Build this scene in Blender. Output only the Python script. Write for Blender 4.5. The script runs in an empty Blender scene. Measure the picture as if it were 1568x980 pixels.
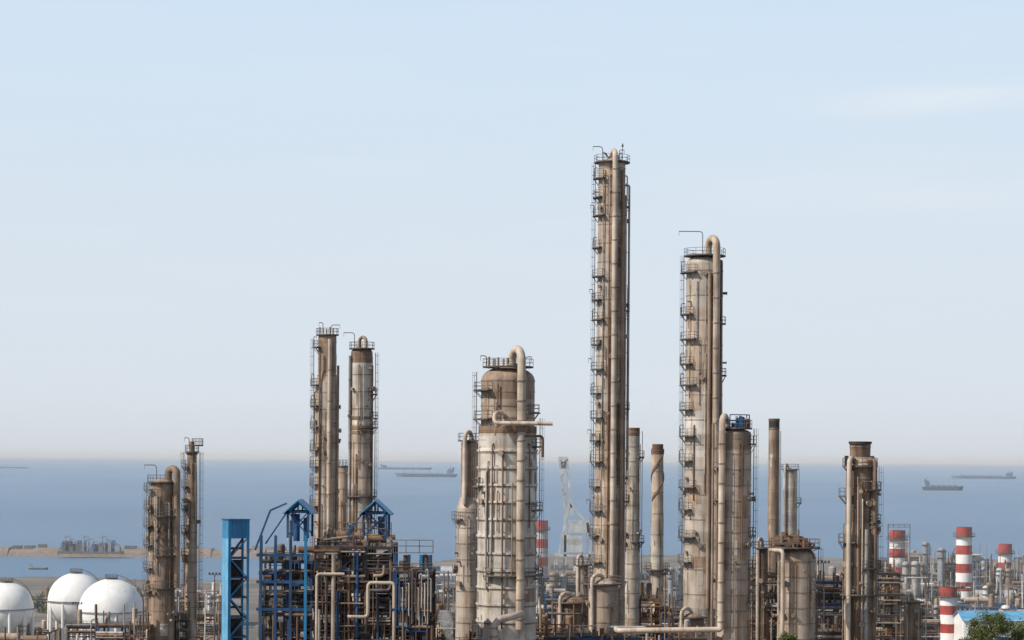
import bpy, math, random
from mathutils import Vector, Matrix
F=3702.0; H=45.0; ROLL=0.007
def X(px,D): return (px-784)*D/F
def Z(py,D,px=784): return H-(py-ROLL*(px-784)-705)*D/F
rad=math.radians
pi=math.pi
# ------------------------------------------------------------ materials
MATS={}
def newmat(name):
    m=bpy.data.materials.new(name); m.use_nodes=True
    nt=m.node_tree; b=nt.nodes['Principled BSDF']
    MATS[name]=m
    return m,nt,b
def weathered(name,c1,c2,amt=0.5,rough=0.6,metal=0.0,streak=0.07,sc=0.7,band=2.6,bandamt=0.16,bump=0.2,var=(.74,1.16)):
    m,nt,b=newmat(name); N=nt.nodes; L=nt.links
    g=N.new('ShaderNodeNewGeometry')
    mp=N.new('ShaderNodeMapping'); mp.inputs['Scale'].default_value=(sc,sc,sc*streak)
    L.new(g.outputs['Position'],mp.inputs['Vector'])
    n1=N.new('ShaderNodeTexNoise'); n1.inputs['Scale'].default_value=1.6; n1.inputs['Detail'].default_value=7; n1.inputs['Roughness'].default_value=.65
    L.new(mp.outputs[0],n1.inputs['Vector'])
    r1=N.new('ShaderNodeValToRGB'); r1.color_ramp.elements[0].position=.62-amt*.3; r1.color_ramp.elements[1].position=.78-amt*.2
    r1.color_ramp.elements[0].color=(0,0,0,1); r1.color_ramp.elements[1].color=(1,1,1,1)
    L.new(n1.outputs['Fac'],r1.inputs[0])
    mx=N.new('ShaderNodeMixRGB'); mx.inputs[1].default_value=(*c1,1); mx.inputs[2].default_value=(*c2,1)
    L.new(r1.outputs[0],mx.inputs[0])
    n2=N.new('ShaderNodeTexNoise'); n2.inputs['Scale'].default_value=.45; n2.inputs['Detail'].default_value=6
    L.new(g.outputs['Position'],n2.inputs['Vector'])
    mr=N.new('ShaderNodeMapRange'); mr.inputs['From Min'].default_value=.3; mr.inputs['From Max'].default_value=.7
    mr.inputs['To Min'].default_value=var[0]; mr.inputs['To Max'].default_value=var[1]
    L.new(n2.outputs['Fac'],mr.inputs['Value'])
    sx=N.new('ShaderNodeSeparateXYZ'); L.new(g.outputs['Position'],sx.inputs[0])
    dv=N.new('ShaderNodeMath'); dv.operation='DIVIDE'; dv.inputs[1].default_value=band; L.new(sx.outputs['Z'],dv.inputs[0])
    fl=N.new('ShaderNodeMath'); fl.operation='FLOOR'; L.new(dv.outputs[0],fl.inputs[0])
    wn=N.new('ShaderNodeTexWhiteNoise'); wn.noise_dimensions='1D'; L.new(fl.outputs[0],wn.inputs['W'])
    m2=N.new('ShaderNodeMapRange'); m2.inputs['To Min'].default_value=1-bandamt; m2.inputs['To Max'].default_value=1+bandamt*.6
    L.new(wn.outputs['Value'],m2.inputs['Value'])
    mu=N.new('ShaderNodeMath'); mu.operation='MULTIPLY'; L.new(mr.outputs[0],mu.inputs[0]); L.new(m2.outputs[0],mu.inputs[1])
    vm=N.new('ShaderNodeVectorMath'); vm.operation='SCALE'; L.new(mx.outputs[0],vm.inputs[0]); L.new(mu.outputs[0],vm.inputs['Scale'])
    L.new(vm.outputs[0],b.inputs['Base Color'])
    b.inputs['Roughness'].default_value=rough; b.inputs['Metallic'].default_value=metal
    b.inputs['Specular IOR Level'].default_value=.3
    if bump:
        bp=N.new('ShaderNodeBump'); bp.inputs['Strength'].default_value=bump; bp.inputs['Distance'].default_value=.15
        L.new(n1.outputs['Fac'],bp.inputs['Height']); L.new(bp.outputs[0],b.inputs['Normal'])
    return m
weathered('clad_grey',(.46,.405,.35),(.27,.185,.125),.5,rough=.5)
weathered('clad_pale',(.56,.52,.47),(.33,.25,.18),.45,rough=.48)
weathered('clad_beige',(.47,.38,.305),(.26,.165,.105),.55,rough=.5)
weathered('clad_brown',(.34,.25,.185),(.17,.105,.07),.6)
weathered('clad_rust',(.24,.16,.11),(.11,.07,.048),.6)
weathered('band',(.32,.255,.205),(.15,.10,.065),.6)
weathered('band_pale',(.57,.54,.50),(.33,.26,.2),.5)
weathered('pipe_beige',(.53,.445,.365),(.31,.215,.15),.45,rough=.5)
weathered('pipe_grey',(.37,.355,.34),(.2,.15,.11),.4)
weathered('pipe_white',(.6,.59,.57),(.38,.32,.28),.35)
weathered('rust',(.18,.10,.06),(.09,.052,.036),.5)
weathered('rust_orange',(.31,.16,.075),(.15,.08,.05),.5)
weathered('steel_dark',(.045,.042,.046),(.085,.052,.036),.5)
weathered('steel_rail',(.17,.155,.145),(.13,.09,.065),.5,bump=0)
weathered('steel_mid',(.16,.135,.125),(.10,.062,.045),.5)
weathered('blue_paint',(.03,.20,.40),(.03,.12,.24),.35,rough=.45,bandamt=.05)
weathered('blue_dark',(.025,.085,.20),(.035,.045,.07),.45)
weathered('blue_pale',(.12,.34,.54),(.08,.22,.36),.3,bandamt=.05)
weathered('white_paint',(.80,.80,.79),(.68,.65,.61),.25,rough=.4,bandamt=.01,bump=.02,var=(.9,1.03))
weathered('concrete',(.33,.31,.28),(.2,.17,.14),.4,streak=.3)
weathered('grating',(.10,.088,.08),(.10,.062,.045),.5,bump=0)
weathered('far_grey',(.27,.285,.31),(.2,.2,.21),.5,bump=0)  # far_ set: distance haze mixed into the base colours
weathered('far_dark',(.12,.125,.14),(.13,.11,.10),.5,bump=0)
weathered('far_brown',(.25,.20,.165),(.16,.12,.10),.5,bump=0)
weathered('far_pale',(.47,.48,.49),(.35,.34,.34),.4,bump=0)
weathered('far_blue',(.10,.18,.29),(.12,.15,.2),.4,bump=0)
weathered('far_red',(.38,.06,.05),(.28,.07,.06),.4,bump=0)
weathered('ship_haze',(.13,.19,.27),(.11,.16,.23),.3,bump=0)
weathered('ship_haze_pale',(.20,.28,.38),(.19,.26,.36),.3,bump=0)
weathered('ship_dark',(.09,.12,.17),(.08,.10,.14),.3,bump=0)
weathered('bark',(.12,.085,.06),(.06,.045,.03),.5)
def leafmat(name,c):
    m,nt,b=newmat(name); N=nt.nodes;L=nt.links
    g=N.new('ShaderNodeNewGeometry'); n=N.new('ShaderNodeTexNoise'); n.inputs['Scale'].default_value=1.2
    L.new(g.outputs['Position'],n.inputs['Vector'])
    r=N.new('ShaderNodeValToRGB'); r.color_ramp.elements[0].position=.35; r.color_ramp.elements[1].position=.65
    r.color_ramp.elements[0].color=(c[0]*.55,c[1]*.6,c[2]*.5,1); r.color_ramp.elements[1].color=(*c,1)
    L.new(n.outputs['Fac'],r.inputs[0]); L.new(r.outputs[0],b.inputs['Base Color']); b.inputs['Roughness'].default_value=.6
leafmat('leaf_light',(.16,.18,.045)); leafmat('leaf_dark',(.06,.085,.025))
# ground
m,nt,b=newmat('ground_soil'); N=nt.nodes; L=nt.links
g=N.new('ShaderNodeNewGeometry')
n=N.new('ShaderNodeTexNoise'); n.inputs['Scale'].default_value=.03; n.inputs['Detail'].default_value=10; n.inputs['Roughness'].default_value=.7
L.new(g.outputs['Position'],n.inputs['Vector'])
r=N.new('ShaderNodeValToRGB'); e=r.color_ramp.elements
e[0].position=.35; e[0].color=(.075,.075,.065,1); e[1].position=.65; e[1].color=(.22,.195,.17,1)
k=e.new(.5); k.color=(.13,.12,.105,1)
L.new(n.outputs['Fac'],r.inputs[0]); L.new(r.outputs[0],b.inputs['Base Color']); b.inputs['Roughness'].default_value=.95
# sea
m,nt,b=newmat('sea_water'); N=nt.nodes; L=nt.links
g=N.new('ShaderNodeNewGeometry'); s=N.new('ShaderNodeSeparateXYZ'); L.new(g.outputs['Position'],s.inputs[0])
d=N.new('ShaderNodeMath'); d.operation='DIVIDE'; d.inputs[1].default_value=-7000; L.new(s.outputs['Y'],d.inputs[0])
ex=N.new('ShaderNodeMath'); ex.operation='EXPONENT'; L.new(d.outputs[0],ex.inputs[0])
mx=N.new('ShaderNodeMixRGB'); mx.inputs[1].default_value=(.21,.32,.45,1); mx.inputs[2].default_value=(.095,.185,.305,1)  # paler with distance: horizon haze painted into the water colour
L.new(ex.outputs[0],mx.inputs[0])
mp=N.new('ShaderNodeMapping'); mp.inputs['Scale'].default_value=(.0025,.0011,1); L.new(g.outputs['Position'],mp.inputs['Vector'])
n=N.new('ShaderNodeTexNoise'); n.inputs['Scale'].default_value=1; n.inputs['Detail'].default_value=8; n.inputs['Roughness'].default_value=.6; L.new(mp.outputs[0],n.inputs['Vector'])
mr=N.new('ShaderNodeMapRange'); mr.inputs['From Min'].default_value=.3; mr.inputs['From Max'].default_value=.7; mr.inputs['To Min'].default_value=.88; mr.inputs['To Max'].default_value=1.12
L.new(n.outputs['Fac'],mr.inputs['Value'])
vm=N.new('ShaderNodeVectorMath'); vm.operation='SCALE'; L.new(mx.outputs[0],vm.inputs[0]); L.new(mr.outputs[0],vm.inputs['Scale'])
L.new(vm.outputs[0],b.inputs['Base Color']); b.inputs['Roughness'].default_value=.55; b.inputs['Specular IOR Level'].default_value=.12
n3=N.new('ShaderNodeTexNoise'); n3.inputs['Scale'].default_value=.15; n3.inputs['Detail'].default_value=4; L.new(g.outputs['Position'],n3.inputs['Vector'])
bp=N.new('ShaderNodeBump'); bp.inputs['Strength'].default_value=.35; bp.inputs['Distance'].default_value=1.0; L.new(n3.outputs['Fac'],bp.inputs['Height']); L.new(bp.outputs[0],b.inputs['Normal'])
# ------------------------------------------------------------ mesh builder
class MB:
    def __init__(s,name,origin=(0,0,0)):
        s.v=[];s.f=[];s.m=[];s.s=[];s.name=name;s.o=Vector(origin);s.slots=[]
    def mi(s,mat):
        if mat not in s.slots: s.slots.append(mat)
        return s.slots.index(mat)
    def add(s,vs,fs,mat,smooth=False):
        o=len(s.v); s.v+= [tuple(p) for p in vs]; i=s.mi(mat)
        for f in fs: s.f.append(tuple(a+o for a in f)); s.m.append(i); s.s.append(smooth)
    def box(s,c,sz,mat,rz=0):
        cx,cy,cz=c; a,b_,h=sz[0]/2,sz[1]/2,sz[2]/2; cr,sr=math.cos(rz),math.sin(rz); vs=[]
        for dz in(-h,h):
            for dx,dy in((-a,-b_),(a,-b_),(a,b_),(-a,b_)): vs.append((cx+dx*cr-dy*sr,cy+dx*sr+dy*cr,cz+dz))
        s.add(vs,[(3,2,1,0),(4,5,6,7),(0,1,5,4),(1,2,6,5),(2,3,7,6),(3,0,4,7)],mat)
    def beam(s,p0,p1,w,mat,h=None):
        p0=Vector(p0);p1=Vector(p1);h=h or w;d=(p1-p0)
        if d.length<1e-6:return
        d.normalize(); up=Vector((0,0,1)) if abs(d.z)<.9 else Vector((0,1,0))
        a=d.cross(up).normalized(); b_=a.cross(d).normalized(); vs=[]
        for p in(p0,p1):
            for u,v in((-1,-1),(1,-1),(1,1),(-1,1)): vs.append(p+a*u*w/2+b_*v*h/2)
        s.add(vs,[(0,1,2,3),(7,6,5,4),(4,5,1,0),(5,6,2,1),(6,7,3,2),(7,4,0,3)],mat)
    def tube(s,pts,r,mat,seg=10,caps=True,r2=None):
        pts=[Vector(p) for p in pts]; n=len(pts)
        t=[(pts[min(i+1,n-1)]-pts[max(i-1,0)]).normalized() for i in range(n)]
        up=Vector((0,0,1)) if abs(t[0].z)<.9 else Vector((0,1,0))
        a=t[0].cross(up).normalized(); vs=[]
        for i in range(n):
            a=(a-t[i]*a.dot(t[i])).normalized(); b_=t[i].cross(a)
            rr=r if r2 is None else r+(r2-r)*i/(n-1)
            for k in range(seg):
                q=2*pi*k/seg; vs.append(pts[i]+(a*math.cos(q)+b_*math.sin(q))*rr)
        fs=[]
        for i in range(n-1):
            for k in range(seg):
                k2=(k+1)%seg; fs.append((i*seg+k,i*seg+k2,(i+1)*seg+k2,(i+1)*seg+k))
        s.add(vs,fs,mat,seg>5)
        if caps:
            s.add(vs[:seg],[tuple(reversed(range(seg)))],mat); s.add(vs[-seg:],[tuple(range(seg))],mat)
    def lathe(s,x,y,prof,mat,seg=36,smooth=True):
        vs=[];fs=[]
        for r_,z in prof:
            for k in range(seg):
                q=2*pi*k/seg; vs.append((x+r_*math.cos(q),y+r_*math.sin(q),z))
        for i in range(len(prof)-1):
            for k in range(seg):
                k2=(k+1)%seg; fs.append(((i+1)*seg+k,(i+1)*seg+k2,i*seg+k2,i*seg+k))
        s.add(vs,fs,mat,smooth)
    def arcpatch(s,x,y,prof,a0,a1,mat,taper=1.0):
        n=max(1,int((a1-a0)/rad(7))); vs=[];fs=[]; am=(a0+a1)/2
        for j,(r_,z) in enumerate(prof):
            tp=1 if j==0 else taper
            for i in range(n+1):
                a=am+(a0+(a1-a0)*i/n-am)*tp; vs.append((x+r_*math.cos(a),y+r_*math.sin(a),z))
        for j in range(len(prof)-1):
            for i in range(n): fs.append(((j+1)*(n+1)+i,(j+1)*(n+1)+i+1,j*(n+1)+i+1,j*(n+1)+i))
        s.add(vs,fs,mat,True)
    def dome(s,x,y,z,r,h,mat,seg=36,n=7):
        s.lathe(x,y,[(max(r*math.sin(pi/2*i/n),.02),z+h*math.cos(pi/2*i/n)) for i in range(n+1)],mat,seg)
    def ring(s,x,y,z,r,t,h,mat,seg=36):
        s.lathe(x,y,[(r-.05,z+h/2),(r+t,z+h/2)],mat,seg,False); s.lathe(x,y,[(r+t,z+h/2),(r+t,z-h/2)],mat,seg); s.lathe(x,y,[(r+t,z-h/2),(r-.05,z-h/2)],mat,seg,False)
    def rail(s,pts,mat,h=1.1,r=.035,closed=False):
        if closed: pts=pts+[pts[0]]
        for i in range(len(pts)-1):
            p=Vector(pts[i]);q=Vector(pts[i+1]); n=max(1,int((q-p).length/1.6))
            for k in range(n+1):
                a=p.lerp(q,k/n); s.tube([a,a+Vector((0,0,h))],r,mat,4,False)
            for hh in(h,h*.55): s.tube([p+Vector((0,0,hh)),q+Vector((0,0,hh))],r,mat,4,False)
            s.beam(p+Vector((0,0,.06)),q+Vector((0,0,.06)),.03,mat,.1)
    def arcplat(s,x,y,ri,ro,z,a0,a1,deck='grating',railm='steel_rail',h=1.15,br=True):
        n=max(3,int(abs(a1-a0)/rad(15))); A=[a0+(a1-a0)*i/n for i in range(n+1)]
        vs=[]
        for a in A:
            for r_,zz in((ri,z),(ro,z),(ro,z-.13),(ri,z-.13)): vs.append((x+r_*math.cos(a),y+r_*math.sin(a),zz))
        fs=[]
        for i in range(n):
            for k in range(4):
                k2=(k+1)%4; fs.append((i*4+k,(i+1)*4+k,(i+1)*4+k2,i*4+k2))
        fs+= [(0,1,2,3),(n*4+3,n*4+2,n*4+1,n*4)]
        s.add(vs,fs,deck)
        P=[(x+(ro-.06)*math.cos(a),y+(ro-.06)*math.sin(a),z) for a in A[::2]]
        if n%2: P.append((x+(ro-.06)*math.cos(A[-1]),y+(ro-.06)*math.sin(A[-1]),z))
        if abs(a1-a0)<6.2: P=[(x+ri*math.cos(a0),y+ri*math.sin(a0),z)]+P+[(x+ri*math.cos(a1),y+ri*math.sin(a1),z)]
        s.rail(P,railm,h)
        if br:
            for a in A[::2]:
                s.beam((x+(ro-.15)*math.cos(a),y+(ro-.15)*math.sin(a),z-.15),(x+ri*math.cos(a),y+ri*math.sin(a),z-1.2),.08,'steel_rail')
    def ladder(s,x,y,r,a,z0,z1,mat='steel_rail',cage=True):
        c,sn=math.cos(a),math.sin(a); T=Vector((-sn,c,0)); O=Vector((x+c*r,y+sn*r,0)); n=Vector((c,sn,0))
        for k in(-.28,.28):
            s.tube([O+T*k+Vector((0,0,z0)),O+T*k+Vector((0,0,z1))],.035,mat,4,False)
        z=z0
        while z<z1: s.tube([O+T*-.28+Vector((0,0,z)),O+T*.28+Vector((0,0,z))],.02,mat,4,False); z+=.6
        if cage and z1-z0>3:
            z=z0+2.2; H_=[]
            while z<=z1:
                H_.append(z); pts=[O+T*(.38*math.cos(q))+n*(.05+.55*math.sin(q))+Vector((0,0,z)) for q in [pi*i/6 for i in range(7)]]
                s.tube(pts,.022,mat,4,False); z+=1.5
            if H_:
                for q in(pi/6,pi/2,5*pi/6):
                    b_=O+T*(.38*math.cos(q))+n*(.05+.55*math.sin(q)); s.tube([b_+Vector((0,0,H_[0])),b_+Vector((0,0,z1))],.018,mat,4,False)
    def build(s,parent=None):
        me=bpy.data.meshes.new(s.name); o=s.o
        me.from_pydata([(p[0]-o.x,p[1]-o.y,p[2]-o.z) for p in s.v],[],s.f)
        for mt in s.slots: me.materials.append(MATS[mt])
        me.polygons.foreach_set('material_index',s.m); me.polygons.foreach_set('use_smooth',s.s); me.update()
        ob=bpy.data.objects.new(s.name,me); ob.location=o
        bpy.context.scene.collection.objects.link(ob)
        if parent: ob.parent=parent
        return ob
def fillet(pts,r,n=6):
    pts=[Vector(p) for p in pts]; out=[pts[0]]
    for i in range(1,len(pts)-1):
        a,b_,c=pts[i-1],pts[i],pts[i+1]; d1=(a-b_);d2=(c-b_); rr=min(r,d1.length*.49,d2.length*.49)
        p=b_+d1.normalized()*rr; q=b_+d2.normalized()*rr
        for k in range(n+1):
            t=k/n; out.append(p*(1-t)**2+b_*2*t*(1-t)+q*t*t)
    out.append(pts[-1]); return out
def vpipe(mb,x,y,R_,a,r,z0,z1,mat,gap=.35,clamps=True,top=None):
    px_,py_=x+(R_+r+gap)*math.cos(a),y+(R_+r+gap)*math.sin(a)
    pts=[(px_,py_,z0),(px_,py_,z1)]
    if top=='in': pts=fillet(pts+[(x+(R_*.9)*math.cos(a),y+(R_*.9)*math.sin(a),z1)],r*2.5)
    mb.tube(pts,r,mat,12 if r>.25 else 8)
    if clamps:
        z=z0+3
        while z<z1-1:
            mb.beam((x+R_*math.cos(a),y+R_*math.sin(a),z),(x+(R_+r*2+gap)*math.cos(a),y+(R_+r*2+gap)*math.sin(a),z),.1,'rust')
            if r>.2: mb.tube([(px_,py_,z-.1),(px_,py_,z+.1)],r*1.12,'band',12)
            z+=5.5
def upipe(mb,x,y,zs,ztop,x2,y2,zend,r,mat):
    P=Vector((x,y,0));Q=Vector((x2,y2,0)); c=(P+Q)/2; hw=(Q-P).length/2; d=(Q-P).normalized()
    pts=[Vector((x,y,zs))]
    ry=min(hw,max(.5,(ztop-r-zs)*.8)); zc=ztop-r-ry
    for i in range(15):
        q=pi-pi*i/14; p=c+d*hw*math.cos(q); pts.append(Vector((p.x,p.y,zc+ry*math.sin(q))))
    pts.append(Vector((x2,y2,zend))); mb.tube(pts,r,mat,18)
    mb.tube([(x,y,zs-.1),(x,y,zs+.3)],r*1.35,'band',18)
def dress(mb,x,y,R_,z0,z1,rng,n=5,front=True):
    for _ in range(n):
        a=rad(rng.uniform(-165,-15)); za=rng.uniform(z0,z1-4); zb=min(z1,za+rng.uniform(5,22))
        vpipe(mb,x,y,R_,a,rng.choice([.05,.07,.1]),za,zb,rng.choice(['pipe_grey','rust','band','pipe_beige','clad_rust']),gap=.12,top='in')
    for _ in range(n*2):
        a=rad(rng.uniform(-180,0)); z=rng.uniform(z0,z1); r_=rng.choice([.15,.22,.32])
        c,s_=math.cos(a),math.sin(a); l=rng.uniform(.3,.6)
        mb.tube([(x+c*(R_-.1),y+s_*(R_-.1),z),(x+c*(R_+l),y+s_*(R_+l),z)],r_,rng.choice(['clad_brown','band','pipe_grey']),10)
        mb.tube([(x+c*(R_+l),y+s_*(R_+l),z),(x+c*(R_+l+.1),y+s_*(R_+l+.1),z)],r_*1.35,'band',10)
def shell(mb,D,cx,prof,mats,ringstep=None,ringmat='band',ringw=.16,ringt=.05,domef=.5,seg=40,flat=False,patch=1.0):
    x=X(cx,D); k=D/F
    P=[(w*k,Z(py,D,cx)) for w,py in prof]
    if not flat: mb.dome(x,D,P[0][1],P[0][0],P[0][0]*domef,mats[0],seg)
    else: mb.lathe(x,D,[(.02,P[0][1]),(P[0][0],P[0][1])],mats[0],seg,False)
    for i in range(len(P)-1):
        mb.lathe(x,D,[P[i],P[i+1]],mats[min(i,len(mats)-1)],seg)
    mb.lathe(x,D,[P[-1],(P[-1][0],0.0)],mats[-1],seg)
    P.append((P[-1][0],0))
    def rf(z):
        for i in range(len(P)-1):
            if P[i+1][1]<=z<=P[i][1]:
                t=(P[i][1]-z)/max(1e-6,P[i][1]-P[i+1][1]); return P[i][0]+(P[i+1][0]-P[i][0])*t
        return P[-1][0]
    if ringstep:
        z=P[0][1]-ringstep*.3
        while z>8:
            mb.ring(x,D,z,rf(z),ringt,ringw,ringmat,seg); z-=ringstep
    # replaced cladding sheets and rust runs (weathering on the shell)
    r=random.Random(int(cx*7+D)); zt=P[0][1]; h=zt-15; rm=P[0][0]
    for i in range(int(h*rm*.16*patch)):
        z=r.uniform(16,zt-1); dz=r.uniform(1,3.2); a=rad(r.uniform(-200,20)); da=rad(r.uniform(12,50)); off=.015+.004*(i%5)
        mb.arcpatch(x,D,[(rf(z)+off,z),(rf(z-dz)+off,z-dz)],a,a+da,r.choice(['clad_grey','clad_beige','clad_pale','clad_brown','clad_beige','clad_brown']))
    for i in range(int(h*rm*.42*patch)):
        z=r.uniform(16,zt-.3); dz=r.uniform(.8,5); a=rad(r.uniform(-200,20)); da=r.uniform(.08,.3)/rm; off=.037+.003*(i%4)
        mb.arcpatch(x,D,[(rf(z)+off,z),(rf(z-dz)+off,z-dz)],a,a+da,r.choice(['clad_brown','clad_rust','band','clad_brown']),taper=r.uniform(.1,.8))
    return x,rf
def davit(mb,x,y,z,dx,h=2.6,mat='steel_rail'):
    mb.tube(fillet([(x,y,z),(x,y,z+h),(x+dx,y,z+h)],.6),.07,mat,6)
    mb.tube([(x+dx,y,z+h),(x+dx,y,z+h-.7)],.03,mat,4)
RNG=random.Random(11)
# ------------------------------------------------------------ ground + sea
def groundz(x,y):
    if y<280:
        t=max(0,min(1,(y-15)/265)); z=42.6*(1-t)**1.4
    else: z=0
    sh=900 if x<-120 else (900+ (x+120)/110*260 if x<-10 else 1160)
    sh+=18*math.sin(x*.021)+9*math.sin(x*.07)
    if y>sh: z-=min(9,(y-sh)*.3)
    return z+ (.25*math.sin(x*.09)*math.sin(y*.07) if y<sh-20 else 0)
xs=[-900+15*i for i in range(121)]; ys=[-260+15*i for i in range(102)]
mb=MB('ground'); vs=[(x,y,groundz(x,y)) for y in ys for x in xs]; nx=len(xs)
fs=[(j*nx+i,j*nx+i+1,(j+1)*nx+i+1,(j+1)*nx+i) for j in range(len(ys)-1) for i in range(nx-1)]
mb.add(vs,fs,'ground_soil',True); mb.build()
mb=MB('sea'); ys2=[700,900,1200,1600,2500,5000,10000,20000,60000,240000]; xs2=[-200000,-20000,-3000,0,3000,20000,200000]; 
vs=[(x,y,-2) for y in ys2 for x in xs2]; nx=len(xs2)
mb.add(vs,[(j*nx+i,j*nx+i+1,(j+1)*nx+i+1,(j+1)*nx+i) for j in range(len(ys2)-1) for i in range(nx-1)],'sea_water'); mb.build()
def scatmat(name,col,dens,aniso=0.0):
    m=bpy.data.materials.new(name); m.use_nodes=True; nt=m.node_tree; nt.nodes.clear(); o=nt.nodes.new('ShaderNodeOutputMaterial'); v=nt.nodes.new('ShaderNodeVolumeScatter')
    v.inputs['Color'].default_value=(*col,1); v.inputs['Density'].default_value=dens; v.inputs['Anisotropy'].default_value=aniso
    nt.links.new(v.outputs[0],o.inputs['Volume']); MATS[name]=m
def haze(name,x0,x1,y0,y1,z0,z1,dens,col):
    scatmat(name,col,dens)
    mb=MB(name,((x0+x1)/2,(y0+y1)/2,z0)); mb.box(((x0+x1)/2,(y0+y1)/2,(z0+z1)/2),(x1-x0,y1-y0,z1-z0),name); mb.build()
haze('sea_haze',-90000,90000,1300,90000,-3,130,2.0e-5,(.97,.985,1))
haze('plant_haze',-900,900,455,1290,-12,60,2.6e-4,(.96,.98,1))
# ------------------------------------------------------------ columns
def col_obj(name,D,cx): return MB(name,(X(cx,D),D,0))
def zz(py,D,cx): return Z(py,D,cx)

# tall splitter column
D=400;cx=934;k=D/F; mb=col_obj('distillation_column',D,cx)
x,rf=shell(mb,D,cx,[(20.5,250),(21,400),(22.5,640),(24,850),(25,1000)],['clad_beige','clad_grey','clad_beige','clad_beige','clad_beige'],ringstep=3.1,domef=.35)
mb.arcplat(x,D,rf(60)*.3,rf(60)+.6,zz(249,D,cx),0,2*pi,br=False)
R0=22*k
fx=X(938,D)-x
ay=-math.acos(fx/(R0+.9)); P_=(x+(R0+.62)*math.cos(ay),D+(R0+.62)*math.sin(ay)-.15)
upipe(mb,x,D,zz(247,D,cx),zz(229,D,cx),P_[0],P_[1],zz(880,D,cx),.44,'pipe_beige')
for i in range(16):
    z=zz(262+36*i,D,cx)
    mb.tube([(P_[0],P_[1],z-.1),(P_[0],P_[1],z+.1)],.51,'band',14); mb.beam((P_[0]-.9,P_[1]+.3,z),(P_[0]+.9,P_[1]+.3,z),.14,'rust')
vpipe(mb,x,D,R0,rad(-8),.18,zz(720,D,cx),zz(284,D,cx),'pipe_grey',top='in')
vpipe(mb,x,D,R0,rad(-50),.34,zz(900,D,cx),zz(262,D,cx),'clad_brown',gap=.05)
vpipe(mb,x,D,R0,rad(-28),.16,zz(900,D,cx),zz(300,D,cx),'pipe_beige',gap=.1)
vpipe(mb,x,D,R0,rad(-100),.12,zz(900,D,cx),zz(330,D,cx),'rust',gap=.1)
vpipe(mb,x,D,R0,rad(-125),.1,zz(900,D,cx),zz(260,D,cx),'pipe_grey',gap=.1)
for i,py in enumerate([274,303,331,380,424,460,490,528,566,603,640,675,707,745,782,820,860]):
    a0,a1=(150,228) if i%2 else (160,240)
    z=zz(py,D,cx); mb.arcplat(x,D,rf(z),rf(z)+.95,z,rad(a0),rad(a1))
    if i%4==2: mb.arcplat(x,D,rf(z),rf(z)+.8,z+1.5,rad(-25),rad(15))
    if i%3!=1: davit(mb,x-rf(z)-.7,D,z,-.6 if i%3 else .5,1.8)
mb.ladder(x,D,R0+.4,rad(186),30,zz(250,D,cx))
mb.ladder(x,D,R0+.35,rad(-10),30,zz(440,D,cx),cage=False)
davit(mb,x-1.6,D-1,zz(248,D,cx),-1.6,2.4); davit(mb,x+1.2,D,zz(248,D,cx),.8,2.0)
mb.tube([(X(950,D),D,zz(248,D,cx)),(X(950,D),D,zz(219,D,cx))],.06,'steel_rail',5); mb.box((X(950,D),D,zz(223,D,cx)),(.3,.3,.35),'steel_dark')
for j in range(6): mb.tube([(x+RNG.uniform(-1.8,1.8),D+RNG.uniform(-1.5,1.5),zz(250,D,cx)),(x+RNG.uniform(-1.8,1.8),D+RNG.uniform(-1.5,1),zz(234,D,cx))],.1,'steel_rail',6)
dress(mb,x,D,R0,30,zz(270,D,cx),RNG,14); mb.build()

# second tall column
D=390;cx=1077;k=D/F; mb=col_obj('distillation_column',D,cx)
x,rf=shell(mb,D,cx,[(28,404),(28,470),(28.5,600),(29,700),(29.5,1000)],['clad_grey','clad_beige','clad_pale','clad_grey','clad_grey'],ringstep=4.0)
R0=28.3*k; zt=zz(392,D,cx)
mb.arcplat(x,D,R0*.55,R0+.4,zt,0,2*pi,br=False)
fx=X(1094,D)-x; ay=-math.acos(fx/(R0+.8)); qx,qy=x+(R0+.5)*math.cos(ay),D+(R0+.5)*math.sin(ay)
upipe(mb,X(1082,D),D-.2,zz(392,D,cx),zz(361,D,cx),qx,qy,zz(930,D,cx),.6,'clad_beige')
for i in range(14):
    z=zz(420+38*i,D,cx); mb.tube([(qx,qy,z-.1),(qx,qy,z+.1)],.68,'band',14)
vpipe(mb,x,D,R0,rad(-80),.3,zz(930,D,cx),zz(420,D,cx),'clad_brown',gap=.05)
vpipe(mb,x,D,R0,rad(-38),.2,zz(930,D,cx),zz(400,D,cx),'clad_brown',gap=.05)
for i,py in enumerate([418,482,520,558,590,628,668,706,746,780,822,860]):
    z=zz(py,D,cx); mb.arcplat(x,D,rf(z),rf(z)+1.0,z,rad(155),rad(230) if i%2 else rad(242)); 
    if i%3!=2: davit(mb,x-rf(z)-.8,D,z,.6,1.8)
mb.ladder(x,D,R0+.45,rad(188),30,zt)
davit(mb,x-.4,D-.5,zt,-3.8,3.9); 
mb.arcplat(x,D,R0,R0+.7,zz(575,D,cx),rad(-20),rad(20)); mb.arcplat(x,D,R0,R0+.5,zz(496,D,cx),rad(-45),rad(10),br=False)
dress(mb,x,D,R0,30,zz(420,D,cx),RNG,10); mb.build()

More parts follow.
